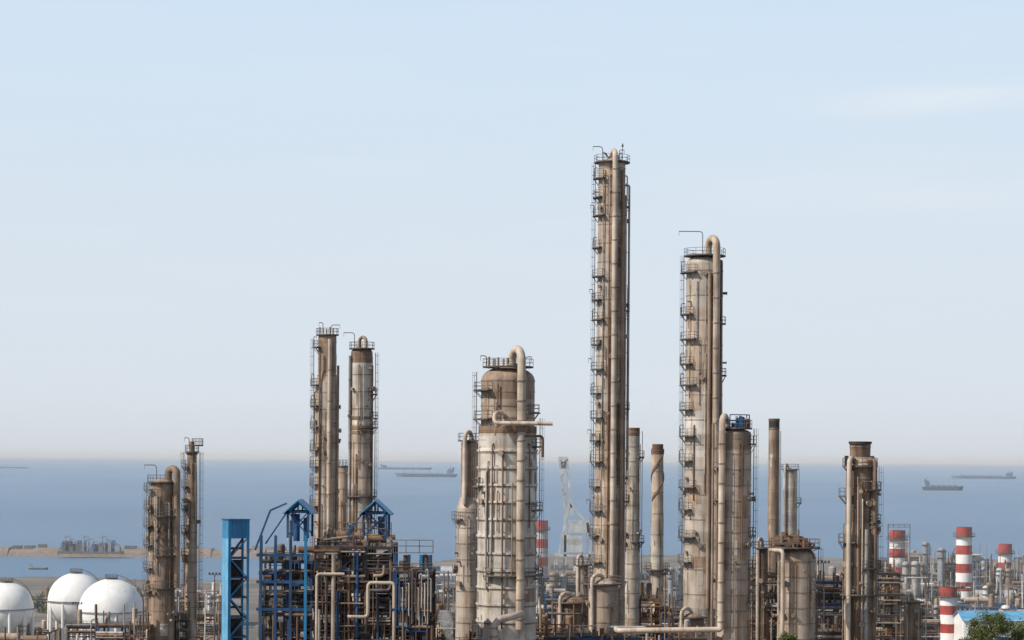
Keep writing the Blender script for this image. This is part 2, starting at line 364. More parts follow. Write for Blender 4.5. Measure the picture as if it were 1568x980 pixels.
# big vacuum column
D=350;cx=777;k=D/F; mb=col_obj('vacuum_column',D,cx)
x,rf=shell(mb,D,cx,[(41,582),(41,612),(41,652),(45,668),(45.5,1000)],['clad_brown','clad_beige','clad_beige','clad_pale','clad_pale'],ringstep=None,domef=.52,patch=.8)
for py in (583,600,622,640): mb.ring(x,D,zz(py,D,cx),41*k,.06,.2,'band',40)
mb.ring(x,D,zz(658,D,cx),42*k,.25,1.0,'clad_rust',40)
for i in range(12): mb.ring(x,D,zz(690+26*i,D,cx),45.3*k,.16,.28,'band_pale',40)
for i in range(12): mb.ring(x,D,zz(693+26*i,D,cx),45.3*k,.05,.2,'band',40)
zt=zz(562,D,cx); R0=45.5*k
mb.arcplat(x,D,2.2,39*k,zt,0,2*pi,br=False)
fx=X(798,D)-x; ay=-math.acos(fx/(R0+.9)); qx,qy=x+(R0+.8)*math.cos(ay),D+(R0+.8)*math.sin(ay)
upipe(mb,X(783,D),D-1.0,zz(560,D,cx),zz(530,D,cx),qx,qy,zz(960,D,cx),.6,'pipe_beige')
for i in range(13):
    z=zz(585+30*i,D,cx); mb.tube([(qx,qy,z-.1),(qx,qy,z+.1)],.7,'band',14)
mb.box((qx,qy,zz(657,D,cx)),(1.7,1.4,.9),'clad_rust')
mb.tube(fillet([(X(768,D),D-R0+.2,zz(632,D,cx)),(X(757,D),D-R0-1.0,zz(634,D,cx)),(X(757,D),D-R0-1.5,zz(649,D,cx)),(X(845,D),D-R0-1.5,zz(649,D,cx))],.9),.3,'pipe_beige',14)
mb.tube(fillet([(X(800,D),D-R0-.6,zz(668,D,cx)),(X(830,D),D-R0-.6,zz(668,D,cx)),(X(830,D),D-R0-.6,zz(700,D,cx))],.5),.2,'rust',10)
for i,py in enumerate([598,642]): mb.arcplat(x,D,41*k,41*k+1.2,zz(py,D,cx),rad(135),rad(235))
mb.arcplat(x,D,41*k,41*k+.9,zz(632,D,cx),rad(-50),rad(20)); mb.arcplat(x,D,R0,R0+.9,zz(684,D,cx),rad(-35),rad(20)); mb.arcplat(x,D,R0,R0+.9,zz(781,D,cx),rad(-35),rad(20)); mb.arcplat(x,D,R0,R0+.8,zz(745,D,cx),rad(160),rad(215));
mb.arcplat(x,D,R0,R0+1.0,zz(880,D,cx),rad(-130),rad(10))
mb.ladder(x,D,R0+.4,rad(-5),25,zz(640,D,cx)); mb.ladder(x,D,R0+.3,rad(190),25,zz(570,D,cx)); mb.ladder(x,D,R0+.3,rad(-60),25,zz(690,D,cx),cage=False)
davit(mb,x-3.1,D,zt,-.9,1.6); davit(mb,x+2.5,D,zt,.9,1.5)
for pxx in (748,755,762,770,776): mb.tube([(X(pxx,D),D-1.4,zt-.3),(X(pxx,D),D-1.4,zz(550-(pxx%5),D,cx))],.16,'clad_brown',8)
vpipe(mb,x,D,R0,rad(-98),.12,zz(960,D,cx),zz(690,D,cx),'rust',gap=.2); vpipe(mb,x,D,R0,rad(-130),.15,zz(900,D,cx),zz(720,D,cx),'pipe_grey',gap=.2,top='in')
vpipe(mb,x,D,41*k,rad(-110),.12,zz(655,D,cx),zz(590,D,cx),'rust',gap=.2)
dress(mb,x,D,R0,25,zz(680,D,cx),RNG,8); mb.build()

# slimmer column beside it
D=368;cx=719;k=D/F; mb=col_obj('distillation_column',D,cx)
x,rf=shell(mb,D,cx,[(13,680),(13,760),(19,778),(20,1000)],['clad_brown','clad_beige','clad_grey'],ringstep=2.4)
mb.arcplat(x,D,.5,13*k+.5,zz(675,D,cx),0,2*pi,br=False)
upipe(mb,X(722,D),D,zz(675,D,cx),zz(658,D,cx),X(712,D),D-13*k-.5,zz(772,D,cx),.33,'pipe_beige')
mb.arcplat(x,D,19*k,19*k+.8,zz(795,D,cx),rad(150),rad(240)); mb.ladder(x,D,13*k+1,rad(-30),25,zz(675,D,cx))
dress(mb,x,D,20*k,25,zz(790,D,cx),RNG,6); mb.build()

# pair on the left
D=430;cx=500;k=D/F; mb=col_obj('distillation_column',D,cx)
x,rf=shell(mb,D,cx,[(14,516),(14,572),(17,585),(18.5,1000)],['clad_brown','clad_beige','clad_grey','clad_grey'],ringstep=3.0,domef=.3)
R0=17.5*k; mb.arcplat(x,D,.4,15*k+.3,zz(513,D,cx),0,2*pi,br=False)
for i,py in enumerate([532,590,622,655,690,715,742,775]):
    z=zz(py,D,cx); mb.arcplat(x,D,rf(z),rf(z)+1.0,z,rad(145),rad(232)); davit(mb,x-rf(z)-.8,D,z,.5,1.9)
vpipe(mb,x,D,R0,rad(-75),.34,zz(830,D,cx),zz(520,D,cx),'pipe_beige',gap=.0); vpipe(mb,x,D,R0,rad(-30),.22,zz(830,D,cx),zz(560,D,cx),'clad_brown',gap=.1)
vpipe(mb,x,D,R0,rad(-120),.15,zz(830,D,cx),zz(540,D,cx),'rust',gap=.1)
mb.ladder(x,D,R0+.4,rad(195),25,zz(520,D,cx)); davit(mb,x-.8,D,zz(513,D,cx),-.7,2.2); davit(mb,x+.6,D,zz(513,D,cx),1.6,1.8)
for j in range(5): mb.tube([(x-1.3+.6*j,D-.6,zz(514,D,cx)),(x-1.3+.6*j,D-.6,zz(501+2*(j%3),D,cx))],.12,'clad_brown',6)
dress(mb,x,D,R0,25,zz(600,D,cx),RNG,10); mb.build()
D=425;cx=553;k=D/F; mb=col_obj('distillation_column',D,cx)
x,rf=shell(mb,D,cx,[(16.5,540),(17,556),(17.5,650),(18,760),(19,1000)],['clad_rust','clad_pale','clad_beige','clad_grey','clad_grey'],ringstep=3.0)
R0=17.7*k; mb.arcplat(x,D,1,17*k+.3,zz(534,D,cx),0,2*pi,br=False)
mb.arcplat(x,D,R0,R0+.8,zz(604,D,cx),rad(-50),rad(30))
mb.arcplat(x,D,R0,R0+.9,zz(655,D,cx),rad(-100),rad(30)); mb.arcplat(x,D,R0,R0+.9,zz(641,D,cx),rad(-40),rad(30)); mb.arcplat(x,D,R0,R0+.8,zz(760,D,cx),rad(-150),rad(30))
for py in(640,655,662): mb.ring(x,D,zz(py,D,cx),R0,.12,.5,'clad_rust')
mb.ladder(x,D,R0+.4,rad(-5),25,zz(540,D,cx)); vpipe(mb,x,D,R0,rad(-150),.25,zz(800,D,cx),zz(545,D,cx),'pipe_grey',gap=0); vpipe(mb,x,D,R0,rad(-30),.15,zz(800,D,cx),zz(560,D,cx),'rust',gap=.1)
davit(mb,x-1.3,D,zz(534,D,cx),-1.9,2.8)
upipe(mb,X(549,D),D,zz(532,D,cx),zz(514,D,cx),X(560,D),D-R0*.6,zz(536,D,cx),.3,'clad_brown')
dress(mb,x,D,R0,25,zz(560,D,cx),RNG,10); mb.build()
D=440;cx=525;k=D/F; mb=col_obj('distillation_column',D,cx)
x,rf=shell(mb,D,cx,[(9,716),(9,1000)],['clad_beige'],ringstep=3); mb.arcplat(x,D,.3,10*k,zz(714,D,cx),0,2*pi); dress(mb,x,D,9*k,20,37,RNG,2); mb.build()

# far left pair
D=400;cx=249;k=D/F; mb=col_obj('distillation_column',D,cx)
x,rf=shell(mb,D,cx,[(18,742),(18,800),(20,815),(20,1000)],['clad_brown','clad_rust','clad_brown','clad_brown'],ringstep=2.5)
R0=20*k; mb.arcplat(x,D,1,18*k+.6,zz(738,D,cx),0,2*pi)
upipe(mb,X(258,D),D,zz(738,D,cx),zz(712,D,cx),X(272,D),D-.9,zz(900,D,cx),.62,'clad_brown')
for i,py in enumerate([750,778,805,835,870,905]): mb.arcplat(x,D,R0,R0+.9,zz(py,D,cx),rad(150),rad(235)); 
for py in (790,850,900): mb.arcplat(x,D,R0,R0+.8,zz(py,D,cx),rad(-110),rad(-30))
mb.ladder(x,D,R0+.4,rad(190),15,zz(740,D,cx)); davit(mb,x-1,D,zz(738,D,cx),-2,2.8)
mb.tube([(X(226,D),D,zz(745,D,cx)),(X(222,D),D,zz(790,D,cx))],.03,'steel_rail',4)
dress(mb,x,D,R0,15,zz(760,D,cx),RNG,14); mb.build()
D=405;cx=294;k=D/F; mb=col_obj('distillation_column',D,cx)
x,rf=shell(mb,D,cx,[(7,694),(8.5,760),(9.5,1000)],['clad_brown','clad_beige','clad_grey'],ringstep=2.5)
mb.arcplat(x,D,.3,11*k,zz(692,D,cx),0,2*pi); mb.arcplat(x+.9,D,.3,9*k,zz(682,D,cx),0,2*pi,br=False); mb.tube([(x,D,zz(694,D,cx)),(x,D,zz(676,D,cx))],.4,'clad_rust',10)
for py in(715,745,780,815,850): mb.arcplat(x,D,8*k,8*k+.9,zz(py,D,cx),rad(140),rad(240))
mb.ladder(x,D,9*k+.4,rad(200),15,zz(692,D,cx)); mb.ladder(x,D,9*k+.4,rad(-10),15,zz(692,D,cx)); davit(mb,x-.5,D,zz(685,D,cx),-.8,1.6)
dress(mb,x,D,9*k,15,zz(710,D,cx),RNG,5); mb.build()

# narrow column right of the tall one
D=430;cx=969;k=D/F; mb=col_obj('distillation_column',D,cx)
x,rf=shell(mb,D,cx,[(10.5,655),(10.5,668),(11.5,830),(12,1000)],['rust','clad_grey','clad_grey','clad_beige'],ringstep=2.6,flat=True)
mb.ladder(x,D,11*k+.4,rad(-8),25,zz(660,D,cx),cage=False); mb.arcplat(x,D,11*k,11*k+.8,zz(700,D,cx),rad(-60),rad(20)); mb.arcplat(x,D,11*k,11*k+.9,zz(830,D,cx),rad(-100),rad(20)); dress(mb,x,D,11*k,25,zz(680,D,cx),RNG,4); mb.build()
# stack with helical strakes
D=460;cx=1007;k=D/F; mb=col_obj('smokestack',D,cx)
x,rf=shell(mb,D,cx,[(8.5,680),(8.8,696),(9.5,800),(11.5,1000)],['rust','clad_beige','clad_grey','clad_grey'],ringstep=4,flat=True)
mb.lathe(x,D,[(8.5*k,zz(680,D,cx)),(7*k,zz(680,D,cx)),(7*k,zz(690,D,cx))],'steel_dark',24,False)
for h in range(2):
    z0,z1=zz(765,D,cx),zz(690,D,cx); n=40; vs=[];fs=[]
    for i in range(n+1):
        a=h*pi+.5+i/n*2*pi*.9; z=z0+(z1-z0)*i/n; r0=rf(z)-.02
        for rr,dz in((r0,-.32),(r0+.18,-.32),(r0+.18,.32),(r0,.32)): vs.append((x+rr*math.cos(a),D+rr*math.sin(a),z+dz))
    for i in range(n):
        for q in range(4): fs.append((i*4+q,(i+1)*4+q,(i+1)*4+(q+1)%4,i*4+(q+1)%4))
    mb.add(vs,fs,'clad_rust')
mb.arcplat(x,D,10*k,10*k+1.2,zz(872,D,cx),0,2*pi); mb.ladder(x,D,10*k+.4,rad(-150),10,zz(872,D,cx)); mb.build()
D=480;cx=1185;k=D/F; mb=col_obj('smokestack',D,cx)
x,rf=shell(mb,D,cx,[(8.3,642),(8.3,658),(8.5,760),(9.5,1000)],['steel_dark','clad_brown','clad_brown','clad_beige'],ringstep=6,flat=True)
mb.lathe(x,D,[(8.7*k,zz(641,D,cx)),(8.7*k,zz(645,D,cx))],'rust',24); mb.ladder(x,D,8.6*k+.2,rad(-20),10,zz(660,D,cx),cage=False); mb.build()
D=520;cx=1210;k=D/F; mb=col_obj('distillation_column',D,cx)
x,rf=shell(mb,D,cx,[(11,722),(11,1000)],['clad_grey'],ringstep=2.6,ringmat='band_pale'); mb.arcplat(x,D,.5,11*k+.4,zz(719,D,cx),0,2*pi,br=False); mb.ladder(x,D,11*k+.4,rad(-10),15,zz(720,D,cx),cage=False); mb.arcplat(x,D,11*k,11*k+1,zz(770,D,cx),rad(-60),rad(20))
upipe(mb,X(1206,D),D,zz(720,D,cx),zz(709,D,cx),X(1201,D),D-11*k,zz(850,D,cx),.3,'pipe_grey'); mb.build()

# column with blue top equipment
D=340;cx=1124;k=D/F; mb=col_obj('stripper_column',D,cx)
x,rf=shell(mb,D,cx,[(26,664),(26,690),(26.5,1000)],['clad_brown','clad_beige','clad_grey'],ringstep=2.2,ringw=.14,domef=.3)
R0=26.5*k; zt=zz(656,D,cx); mb.arcplat(x,D,1,R0+.1,zt,0,2*pi,br=False)
for j in range(14):
    a=RNG.uniform(0,6.28); q=RNG.uniform(.3,.8)*R0; h=RNG.uniform(.8,1.9); m_=RNG.choice(['blue_paint','blue_dark','blue_dark','rust','pipe_grey'])
    if j%2: mb.tube([(x+q*math.cos(a)+.5,D+q*math.sin(a),zt),(x+q*math.cos(a)+.5,D+q*math.sin(a),zt+h)],.18,m_,8)
    else: mb.box((x+q*math.cos(a)+.5,D+q*math.sin(a),zt+h/2),(.5,.5,h),m_)
mb.rail([(x-.8,D-R0+.3,zt),(x+R0-.4,D-.8,zt),(x+R0-.6,D+1,zt)],'blue_dark',1.9,.07)
upipe(mb,X(1112,D),D-.4,zt,zz(633,D,cx),X(1103,D),D-R0-.2,zz(962,D,cx),.45,'pipe_beige')
for i in range(10): z=zz(680+30*i,D,cx); mb.tube([(X(1103,D),D-R0-.2,z-.1),(X(1103,D),D-R0-.2,z+.1)],.53,'band',12)
mb.tube(fillet([(X(1103,D),D-R0-.2,zz(955,D,cx)),(X(1103,D),D-R0-.2,zz(962,D,cx)),(X(946,D),D-R0-.2,zz(965,D,cx)),(X(946,D),D-R0+4,zz(965,D,cx))],.9),.38,'pipe_beige',14)
vpipe(mb,x,D,R0,rad(-165),.2,zz(980,D,cx),zz(650,D,cx),'clad_brown',gap=.5); 
for py in(680,715,765,820,870,920): mb.arcplat(x,D,R0,R0+.7,zz(py,D,cx),rad(-35),rad(25)) if py%2==0 else mb.arcplat(x,D,R0,R0+.8,zz(py,D,cx),rad(165),rad(225))
mb.ladder(x,D,R0+.35,rad(-12),15,zt); mb.ladder(x,D,R0+.35,rad(-100),zz(960,D,cx),zz(700,D,cx),cage=False); dress(mb,x,D,R0,15,zz(680,D,cx),RNG,6); mb.build()

# short column with wide head platform
D=330;cx=1221;k=D/F; mb=col_obj('stripper_column',D,cx)
x,rf=shell(mb,D,cx,[(29,852),(29.5,1000)],['clad_beige'],ringstep=2.1)
R0=29.3*k; zt=zz(838,D,cx); mb.arcplat(x-.3,D,.5,R0+.9,zt,0,2*pi); mb.arcplat(x,D,R0,R0+.8,zz(905,D,cx),rad(-50),rad(20))
for j in range(34):
    a=RNG.uniform(0,6.28); q=RNG.uniform(.1,1.1)*R0; h=RNG.uniform(.6,2.6); m_=RNG.choice(['rust','steel_dark','rust_orange','steel_mid','clad_rust'])
    X0,Y0=x-.3+q*math.cos(a),D+q*math.sin(a)
    if j%2: mb.tube([(X0,Y0,zt),(X0,Y0,zt+h)],RNG.uniform(.1,.25),m_,8)
    else: mb.box((X0,Y0,zt+h/2),(.6,.5,h*.7),m_)
for j in range(8): mb.tube(fillet([(x-3,D-R0*.6+j*.2,zt+.4+j*.15),(x+RNG.uniform(-1,2.5),D-R0*.6+j*.2,zt+.4+j*.15),(x+RNG.uniform(-1,2.5),D-R0*.7,zt-1.5)],.4),.12,'rust',6)
mb.tube(fillet([(X(1178,D),D-1,zz(842,D,cx)),(X(1196,D),D-R0-.4,zz(842,D,cx)),(X(1196,D),D-R0-.4,zz(985,D,cx))],.6),.28,'pipe_beige',10)
mb.ladder(x,D,R0+.35,rad(-5),10,zt); dress(mb,x,D,R0,12,zz(860,D,cx),RNG,6); mb.build()

# right column with furnace-like cap
D=340;cx=1317;k=D/F; mb=col_obj('regenerator_column',D,cx)
x,rf=shell(mb,D,cx,[(16,677),(15.5,700),(21,712),(22,800),(25,830),(25.5,1000)],['clad_rust','clad_beige','clad_rust','clad_brown','clad_brown','clad_beige'],ringstep=2.2,flat=True)
mb.lathe(x,D,[(16*k+.15,zz(676,D,cx)),(16*k+.15,zz(680,D,cx))],'steel_dark',30); mb.lathe(x,D,[(16*k+.15,zz(676,D,cx)),(13*k,zz(676,D,cx)),(13*k,zz(690,D,cx))],'steel_dark',30,False)
R0=24.5*k; mb.arcplat(x,D,1.5,24*k+.3,zz(714,D,cx),0,2*pi)
for py,a,b_ in((750,-80,25),(800,-60,25),(830,150,250),(870,-90,20),(760,150,235),(910,-160,20)): mb.arcplat(x,D,rf(zz(py,D,cx)),R0+.8,zz(py,D,cx),rad(a),rad(b_))
upipe(mb,X(1306,D),D-1,zz(712,D,cx),zz(698,D,cx),X(1297,D),D-R0-.1,zz(985,D,cx),.34,'pipe_beige'); upipe(mb,X(1325,D),D-1,zz(712,D,cx),zz(700,D,cx),X(1337,D),D-R0+.3,zz(985,D,cx),.3,'clad_rust')
vpipe(mb,x,D,R0,rad(-100),.18,zz(985,D,cx),zz(740,D,cx),'rust',gap=0); vpipe(mb,x,D,R0,rad(-75),.28,zz(985,D,cx),zz(810,D,cx),'pipe_grey',gap=0)
mb.ladder(x,D,R0+.4,rad(-8),10,zz(714,D,cx)); mb.ladder(x,D,R0+.4,rad(-130),10,zz(714,D,cx),cage=False)
for j in range(18):
    a=RNG.uniform(0,6.28); q=RNG.uniform(17,24)*k; z=zz(714,D,cx); h=RNG.uniform(.5,1.6); mb.box((x+q*math.cos(a),D+q*math.sin(a),z+h/2),(.5,.5,h),RNG.choice(['rust','steel_dark','rust_orange']))
dress(mb,x,D,R0,10,zz(730,D,cx),RNG,14); mb.build()

# drums at the foot
def drum(D,cx,r,py,mat,name='process_vessel'):
    k=D/F; mb=col_obj(name,D,cx); x,rf=shell(mb,D,cx,[(r,py),(r,1000)],[mat],ringstep=2.4); mb.arcplat(x,D,r*k*.6,r*k+.7,zz(py-3,D,cx),0,2*pi,br=False)
    upipe(mb,x,D,zz(py-6,D,cx),zz(py-20,D,cx),x-r*k*.8,D-r*k*.9,zz(1000,D,cx),.3,'pipe_beige'); dress(mb,x,D,r*k,8,zz(py+6,D,cx),RNG,5); mb.ladder(x,D,r*k+.4,rad(-20),4,zz(py,D,cx)); return mb.build()
drum(372,925,22,897,'clad_beige'); drum(385,878,24,925,'clad_rust'); drum(380,1060,20,948,'clad_brown'); drum(400,1364,15,893,'clad_brown'); drum(470,893,9,868,'clad_beige')
drum(420,1168,9,842,'clad_rust'); drum(410,1398,13,925,'clad_brown')

# ------------------------------------------------------------ steel structures
NEAR=dict(fr=['steel_dark','steel_dark','rust','blue_dark','steel_dark'],pipe=['pipe_grey','rust','pipe_beige','clad_brown','steel_mid','clad_rust','rust'],ves=['clad_brown','clad_beige','clad_rust','pipe_grey'])
MID=dict(fr=['steel_mid','rust','far_dark','blue_dark','rust'],pipe=['pipe_grey','rust_orange','pipe_beige','clad_brown','far_dark','pipe_white'],ves=['clad_brown','clad_beige','pipe_grey','pipe_white'])
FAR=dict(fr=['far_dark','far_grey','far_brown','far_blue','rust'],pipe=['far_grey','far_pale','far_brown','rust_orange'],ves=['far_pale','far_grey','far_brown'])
def unit(mb,x0,x1,y0,y1,h,pal,rng,bay=5,lev=3.8,w=.35,topvar=.35,dens=1.0,zmin=0,decks=.65,rails=.7,small=0):
    nb=max(1,round((x1-x0)/bay)); bx=(x1-x0)/nb; ny=max(1,round((y1-y0)/7)); by=(y1-y0)/ny
    PR=[.05,.07,.09,.12,.16,.22] if small else [.08,.12,.15,.22,.3]
    for i in range(nb):
        hi=h*(1-topvar*rng.random()**1.3); nl=max(1,int(hi/lev)); xa=x0+i*bx; xb=xa+bx; fm=rng.choice(pal['fr'])
        for j in range(ny+1):
            y=y0+j*by
            for xx in(xa+w*.6,xb-w*.6): mb.box((xx,y,nl*lev/2),(w,w,nl*lev),fm)
            for l in range(1,nl+1):
                z=l*lev
                if z<zmin: continue
                mb.box(((xa+xb)/2,y,z-w*.5),(bx-2.2*w,w*.7,w),fm)
                if rng.random()<.3 and l>1: mb.beam((xa+w,y,z-lev+.2),(xb-w,y,z-w),w*.45,fm)
        for l in range(1,nl+1):
            z=l*lev
            if z<zmin: continue
            for j in range(ny):
                ya=y0+j*by
                for xx in (xa+w*.6,xb-w*.6): mb.box((xx,ya+by/2,z-w*.5),(w*.7,by-w,w*.9),fm)
                if rng.random()<decks: mb.box(((xa+xb)/2,ya+by/2,z+.06),(bx-.05,by-.1,.1),'grating')
                if rng.random()<.45*dens:
                    r_=rng.uniform(.5,1.3)*(.75 if small else 1); xc=rng.uniform(xa+.8,xb-.8); yc=ya+by*rng.uniform(.25,.65); m_=rng.choice(pal['ves'])
                    if rng.random()<.5:
                        hh=rng.uniform(1.2,lev*.8); r_*=.7
                        mb.tube([(xc,yc,z+.1),(xc,yc,z+hh)],r_,m_,12); mb.dome(xc,yc,z+hh,r_,r_*.5,m_,12,4)
                    else:
                        mb.tube([(xa+.3,yc,z+r_+.3),(xa+.45,yc,z+r_+.3),(xb-.45,yc,z+r_+.3),(xb-.3,yc,z+r_+.3)],r_*.7,m_,12)
                        mb.box((xa+bx*.3,yc,z+.25),(.3,r_,.6),'concrete'); mb.box((xa+bx*.7,yc,z+.25),(.3,r_,.6),'concrete')
            for q in range(int(5*dens) if small else int(2*dens)):
                hh=rng.uniform(.4,1.5); xc=rng.uniform(xa+.3,xb-.3); yc=y0+rng.uniform(0,2.5)
                if rng.random()<.5: mb.box((xc,yc,z+.12+hh/2),(rng.uniform(.2,.7),.4,hh),rng.choice(pal['pipe']))
                else: mb.tube([(xc,yc,z+.1),(xc,yc,z+hh*1.6)],rng.uniform(.06,.2),rng.choice(pal['pipe']),6)
            if rng.random()<rails: mb.rail([(xa,y0-w*.5,z+.1),(xb,y0-w*.5,z+.1)],rng.choice(['steel_rail','steel_rail','rust_orange']),1.1,.04)
            for q in range(int(rng.uniform(1,5)*dens)):
                r_=rng.choice(PR); yy=y0+rng.uniform(-.8,.35)*1.0; zz_=z-w-rng.uniform(.2,1.6)
                mb.tube([(xa,yy,zz_),(xb,yy,zz_)],r_,rng.choice(pal['pipe']),8)
    n=int((x1-x0)*h/(17 if small else 28)*dens)
    for _ in range(n):
        r_=rng.choice(PR); p=[rng.uniform(x0,x1),y0+rng.uniform(-1.2,1),rng.uniform(zmin,h*.9)]; pts=[tuple(p)]
        for s_ in range(rng.randint(2,5)):
            ax=rng.choice([0,2,2,0,1]); 
            if ax==0:p[0]=min(x1,max(x0,p[0]+rng.uniform(-6,6)))
            elif ax==2:p[2]=min(h,max(zmin,p[2]+rng.uniform(-6,6)))
            else:p[1]=y0+rng.uniform(-1.2,2)
            if (Vector(p)-Vector(pts[-1])).length>.8: pts.append(tuple(p))
        if len(pts)>2: mb.tube(fillet(pts,r_*3,4),r_,rng.choice(pal['pipe']),8)
    for _ in range(int(n*.5)):
        xx=rng.uniform(x0,x1); za=rng.uniform(zmin,h*.6); mb.tube([(xx,y0-rng.uniform(.2,.9),za),(xx,y0-.6,min(h*1.02,za+rng.uniform(4,12)))],rng.choice(PR),rng.choice(pal['pipe']),8)
def unit_obj(name,pa,pb,D0,D1,toppy,pal,seed,**kw):
    pc=(pa+pb)/2; mb=MB(name,(X(pc,D0),(D0+D1)/2,0)); unit(mb,X(pa,D0),X(pb,D0),D0,D1,Z(toppy,D0,pc),pal,random.Random(seed),**kw); return mb
# main blue structure
D=330
DARKP=['steel_mid','rust','clad_rust','steel_dark','clad_brown','pipe_grey','steel_dark','blue_dark']
mb=unit_obj('process_structure',398,480,D,D+20,826,dict(NEAR,fr=['steel_dark','blue_dark','steel_dark'],pipe=DARKP,ves=['clad_rust','rust','steel_mid']),3,bay=3.7,lev=3.1,topvar=.04,dens=1.5,zmin=12,w=.28,decks=1,small=1)
unit(mb,X(482,D),X(600,D),D,D+20,Z(822,D),dict(NEAR,fr=['steel_dark','steel_dark','rust','steel_dark'],pipe=DARKP,ves=['clad_rust','rust','clad_brown']),random.Random(5),bay=3.5,lev=3.0,topvar=.06,dens=1.7,zmin=12,decks=1,w=.28,small=1)
unit(mb,X(602,D),X(664,D),D-1,D+13,Z(846,D),dict(NEAR,fr=['blue_dark','steel_dark'],pipe=DARKP+['blue_dark'],ves=['clad_rust','rust']),random.Random(8),bay=2.8,lev=3.3,topvar=.02,dens=1.5,zmin=12,decks=1,w=.28,small=1)
r9=random.Random(9)
for pxx in(402,424,447,470,607,628,646,661):
    mb.box((X(pxx,D),D-.9,Z(905,D)),(.38,.38,Z(822 if pxx<500 else 850,D)*2-Z(905,D)*2),'blue_dark' if r9.random()<.6 else 'blue_paint')
for py in(852,893,935): mb.box((X(436,D),D-.95,Z(py,D)),(X(480,D)-X(398,D),.2,.4),'blue_dark')
for i in range(12):
    a=X(606+i*4.8,D); zt=Z(872+(i*7%5)*7,D); mb.tube(fillet([(a,D-1.5,Z(965-(i*5%4)*6,D)),(a,D-1.5,zt),(a+.3,D-1.9,zt),(a+.3,D-1.9,Z(955-(i*3%5)*6,D))],.3),.085,r9.choice(['pipe_grey','pipe_beige','blue_dark','steel_mid','blue_dark']),8)
mb.tube(fillet([(X(535,D),D-1.6,Z(945,D)),(X(566,D),D-1.6,Z(945,D)),(X(566,D),D-1.6,Z(893,D)),(X(606,D),D-1.6,Z(893,D)),(X(606,D),D-1.6,Z(1010,D))],.6),.24,'pipe_beige',12)
mb.tube(fillet([(X(488,D),D-1.6,Z(1010,D)),(X(488,D),D-1.6,Z(880,D)),(X(530,D),D-1.6,Z(880,D))],.5),.2,'pipe_beige',12)
mb.tube([(X(513,D),D-1.3,Z(850,D)),(X(513,D),D-1.3,Z(1000,D))],.28,'clad_beige',12)
for z_,a,b_ in((828,602,664),(822,520,600)): mb.rail([(X(a,D),D-.4,Z(z_+(20 if a==602 else 0),D)),(X(b_,D),D-.4,Z(z_+(20 if a==602 else 0),D))],'clad_rust',1.8,.06)
def gable(mb,pc,hw,ptop,pe,D,depth,legs):
    k=D/F; xc=X(pc,D); w_=hw*k; zt=Z(ptop,D,pc); ze=Z(pe,D,pc)
    for yy in(D,D+depth):
        mb.beam((xc-w_,yy,ze),(xc,yy,zt),.3,'blue_paint'); mb.beam((xc,yy,zt),(xc+w_,yy,ze),.3,'blue_paint'); mb.beam((xc-w_,yy,ze),(xc+w_,yy,ze),.3,'blue_dark')
        mb.beam((xc,yy,zt),(xc,yy,ze),.2,'blue_dark')
        for s_ in(-1,1): mb.box((xc+s_*w_*.92,yy,(ze+Z(legs,D))/2),(.3,.3,ze-Z(legs,D)),'blue_dark')
        mb.beam((xc-w_*.9,yy,Z(legs-4,D)),(xc+w_*.9,yy,ze),.16,'blue_dark'); mb.beam((xc+w_*.9,yy,Z(legs-4,D)),(xc-w_*.9,yy,ze),.16,'blue_dark')
    for s_ in(-1,1):
        y0,y1=D-.8,D+depth+.5; a=(xc+s_*(w_+.5)); vs=[(a,y0,ze-.15),(xc,y0,zt+.25),(xc,y1,zt+.25),(a,y1,ze-.15),(a,y0,ze-.3),(xc,y0,zt+.08),(xc,y1,zt+.08),(a,y1,ze-.3)]
        mb.add(vs,[(0,1,2,3),(7,6,5,4),(0,4,5,1),(1,5,6,2),(2,6,7,3),(3,7,4,0)],'blue_pale' if s_<0 else 'blue_paint')
gable(mb,457,17,768,784,D-.5,7,826); gable(mb,575,19,768,786,D-.5,7,826)
mb.beam((X(440,D),D-.4,Z(773,D)),(X(415,D),D-.4,Z(784,D)),.25,'blue_dark'); mb.beam((X(415,D),D-.4,Z(784,D)),(X(392,D),D-.4,Z(845,D)),.25,'blue_dark'); mb.beam((X(442,D),D-.4,Z(784,D)),(X(408,D),D-.4,Z(835,D)),.2,'blue_dark')
mb.beam((X(558,D),D-.4,Z(784,D)),(X(532,D),D-.4,Z(822,D)),.22,'blue_dark')
for pxx,pt,r_ in((441,800,.3),(452,790,.45),(466,796,.3),(560,795,.3),(583,793,.5),(505,812,.4),(535,806,.35)):
    mb.tube([(X(pxx,D),D+3,Z(832,D)),(X(pxx,D),D+3,Z(pt,D))],r_,r9.choice(['pipe_grey','clad_brown','blue_dark']),10)
mb.build()
# blue lift tower
D=320; mb=MB('blue_stair_tower',(X(362,D),D,0)); a=rad(22.7); s_=33.6*D/F; cxm,cym=X(362,D),D
def rp(u,v,z): return (cxm+u*math.cos(a)-v*math.sin(a),cym+u*math.sin(a)+v*math.cos(a),z)
zt=Z(796,D,362); zb=Z(824,D,362)
mb.box((cxm,cym,(zt+zb)/2),(s_,s_,zt-zb),'blue_paint',a); mb.box((cxm,cym,zt+.06),(s_+.2,s_+.2,.12),'blue_dark',a)
for u in (-.9,-.3,.3,.9): mb.beam(rp(u,-s_/2-.03,zb+.1),rp(u,-s_/2-.03,zt-.1),.06,'blue_dark')
c=rp(-s_/2+.04,0,zb/2-.01); mb.box(c,(.08,s_,zb-.02),'blue_pale',a)  # left wall in paler blue: its sunlit look painted into the colour
for u in(-1,1):
    for v in(-1,1): c=rp(u*(s_/2-.16)+(.1 if u<0 else 0),v*(s_/2-.16),zb/2); mb.box(c,(.28,.28,zb-.01),'blue_paint',a)
z=zb; fl=0
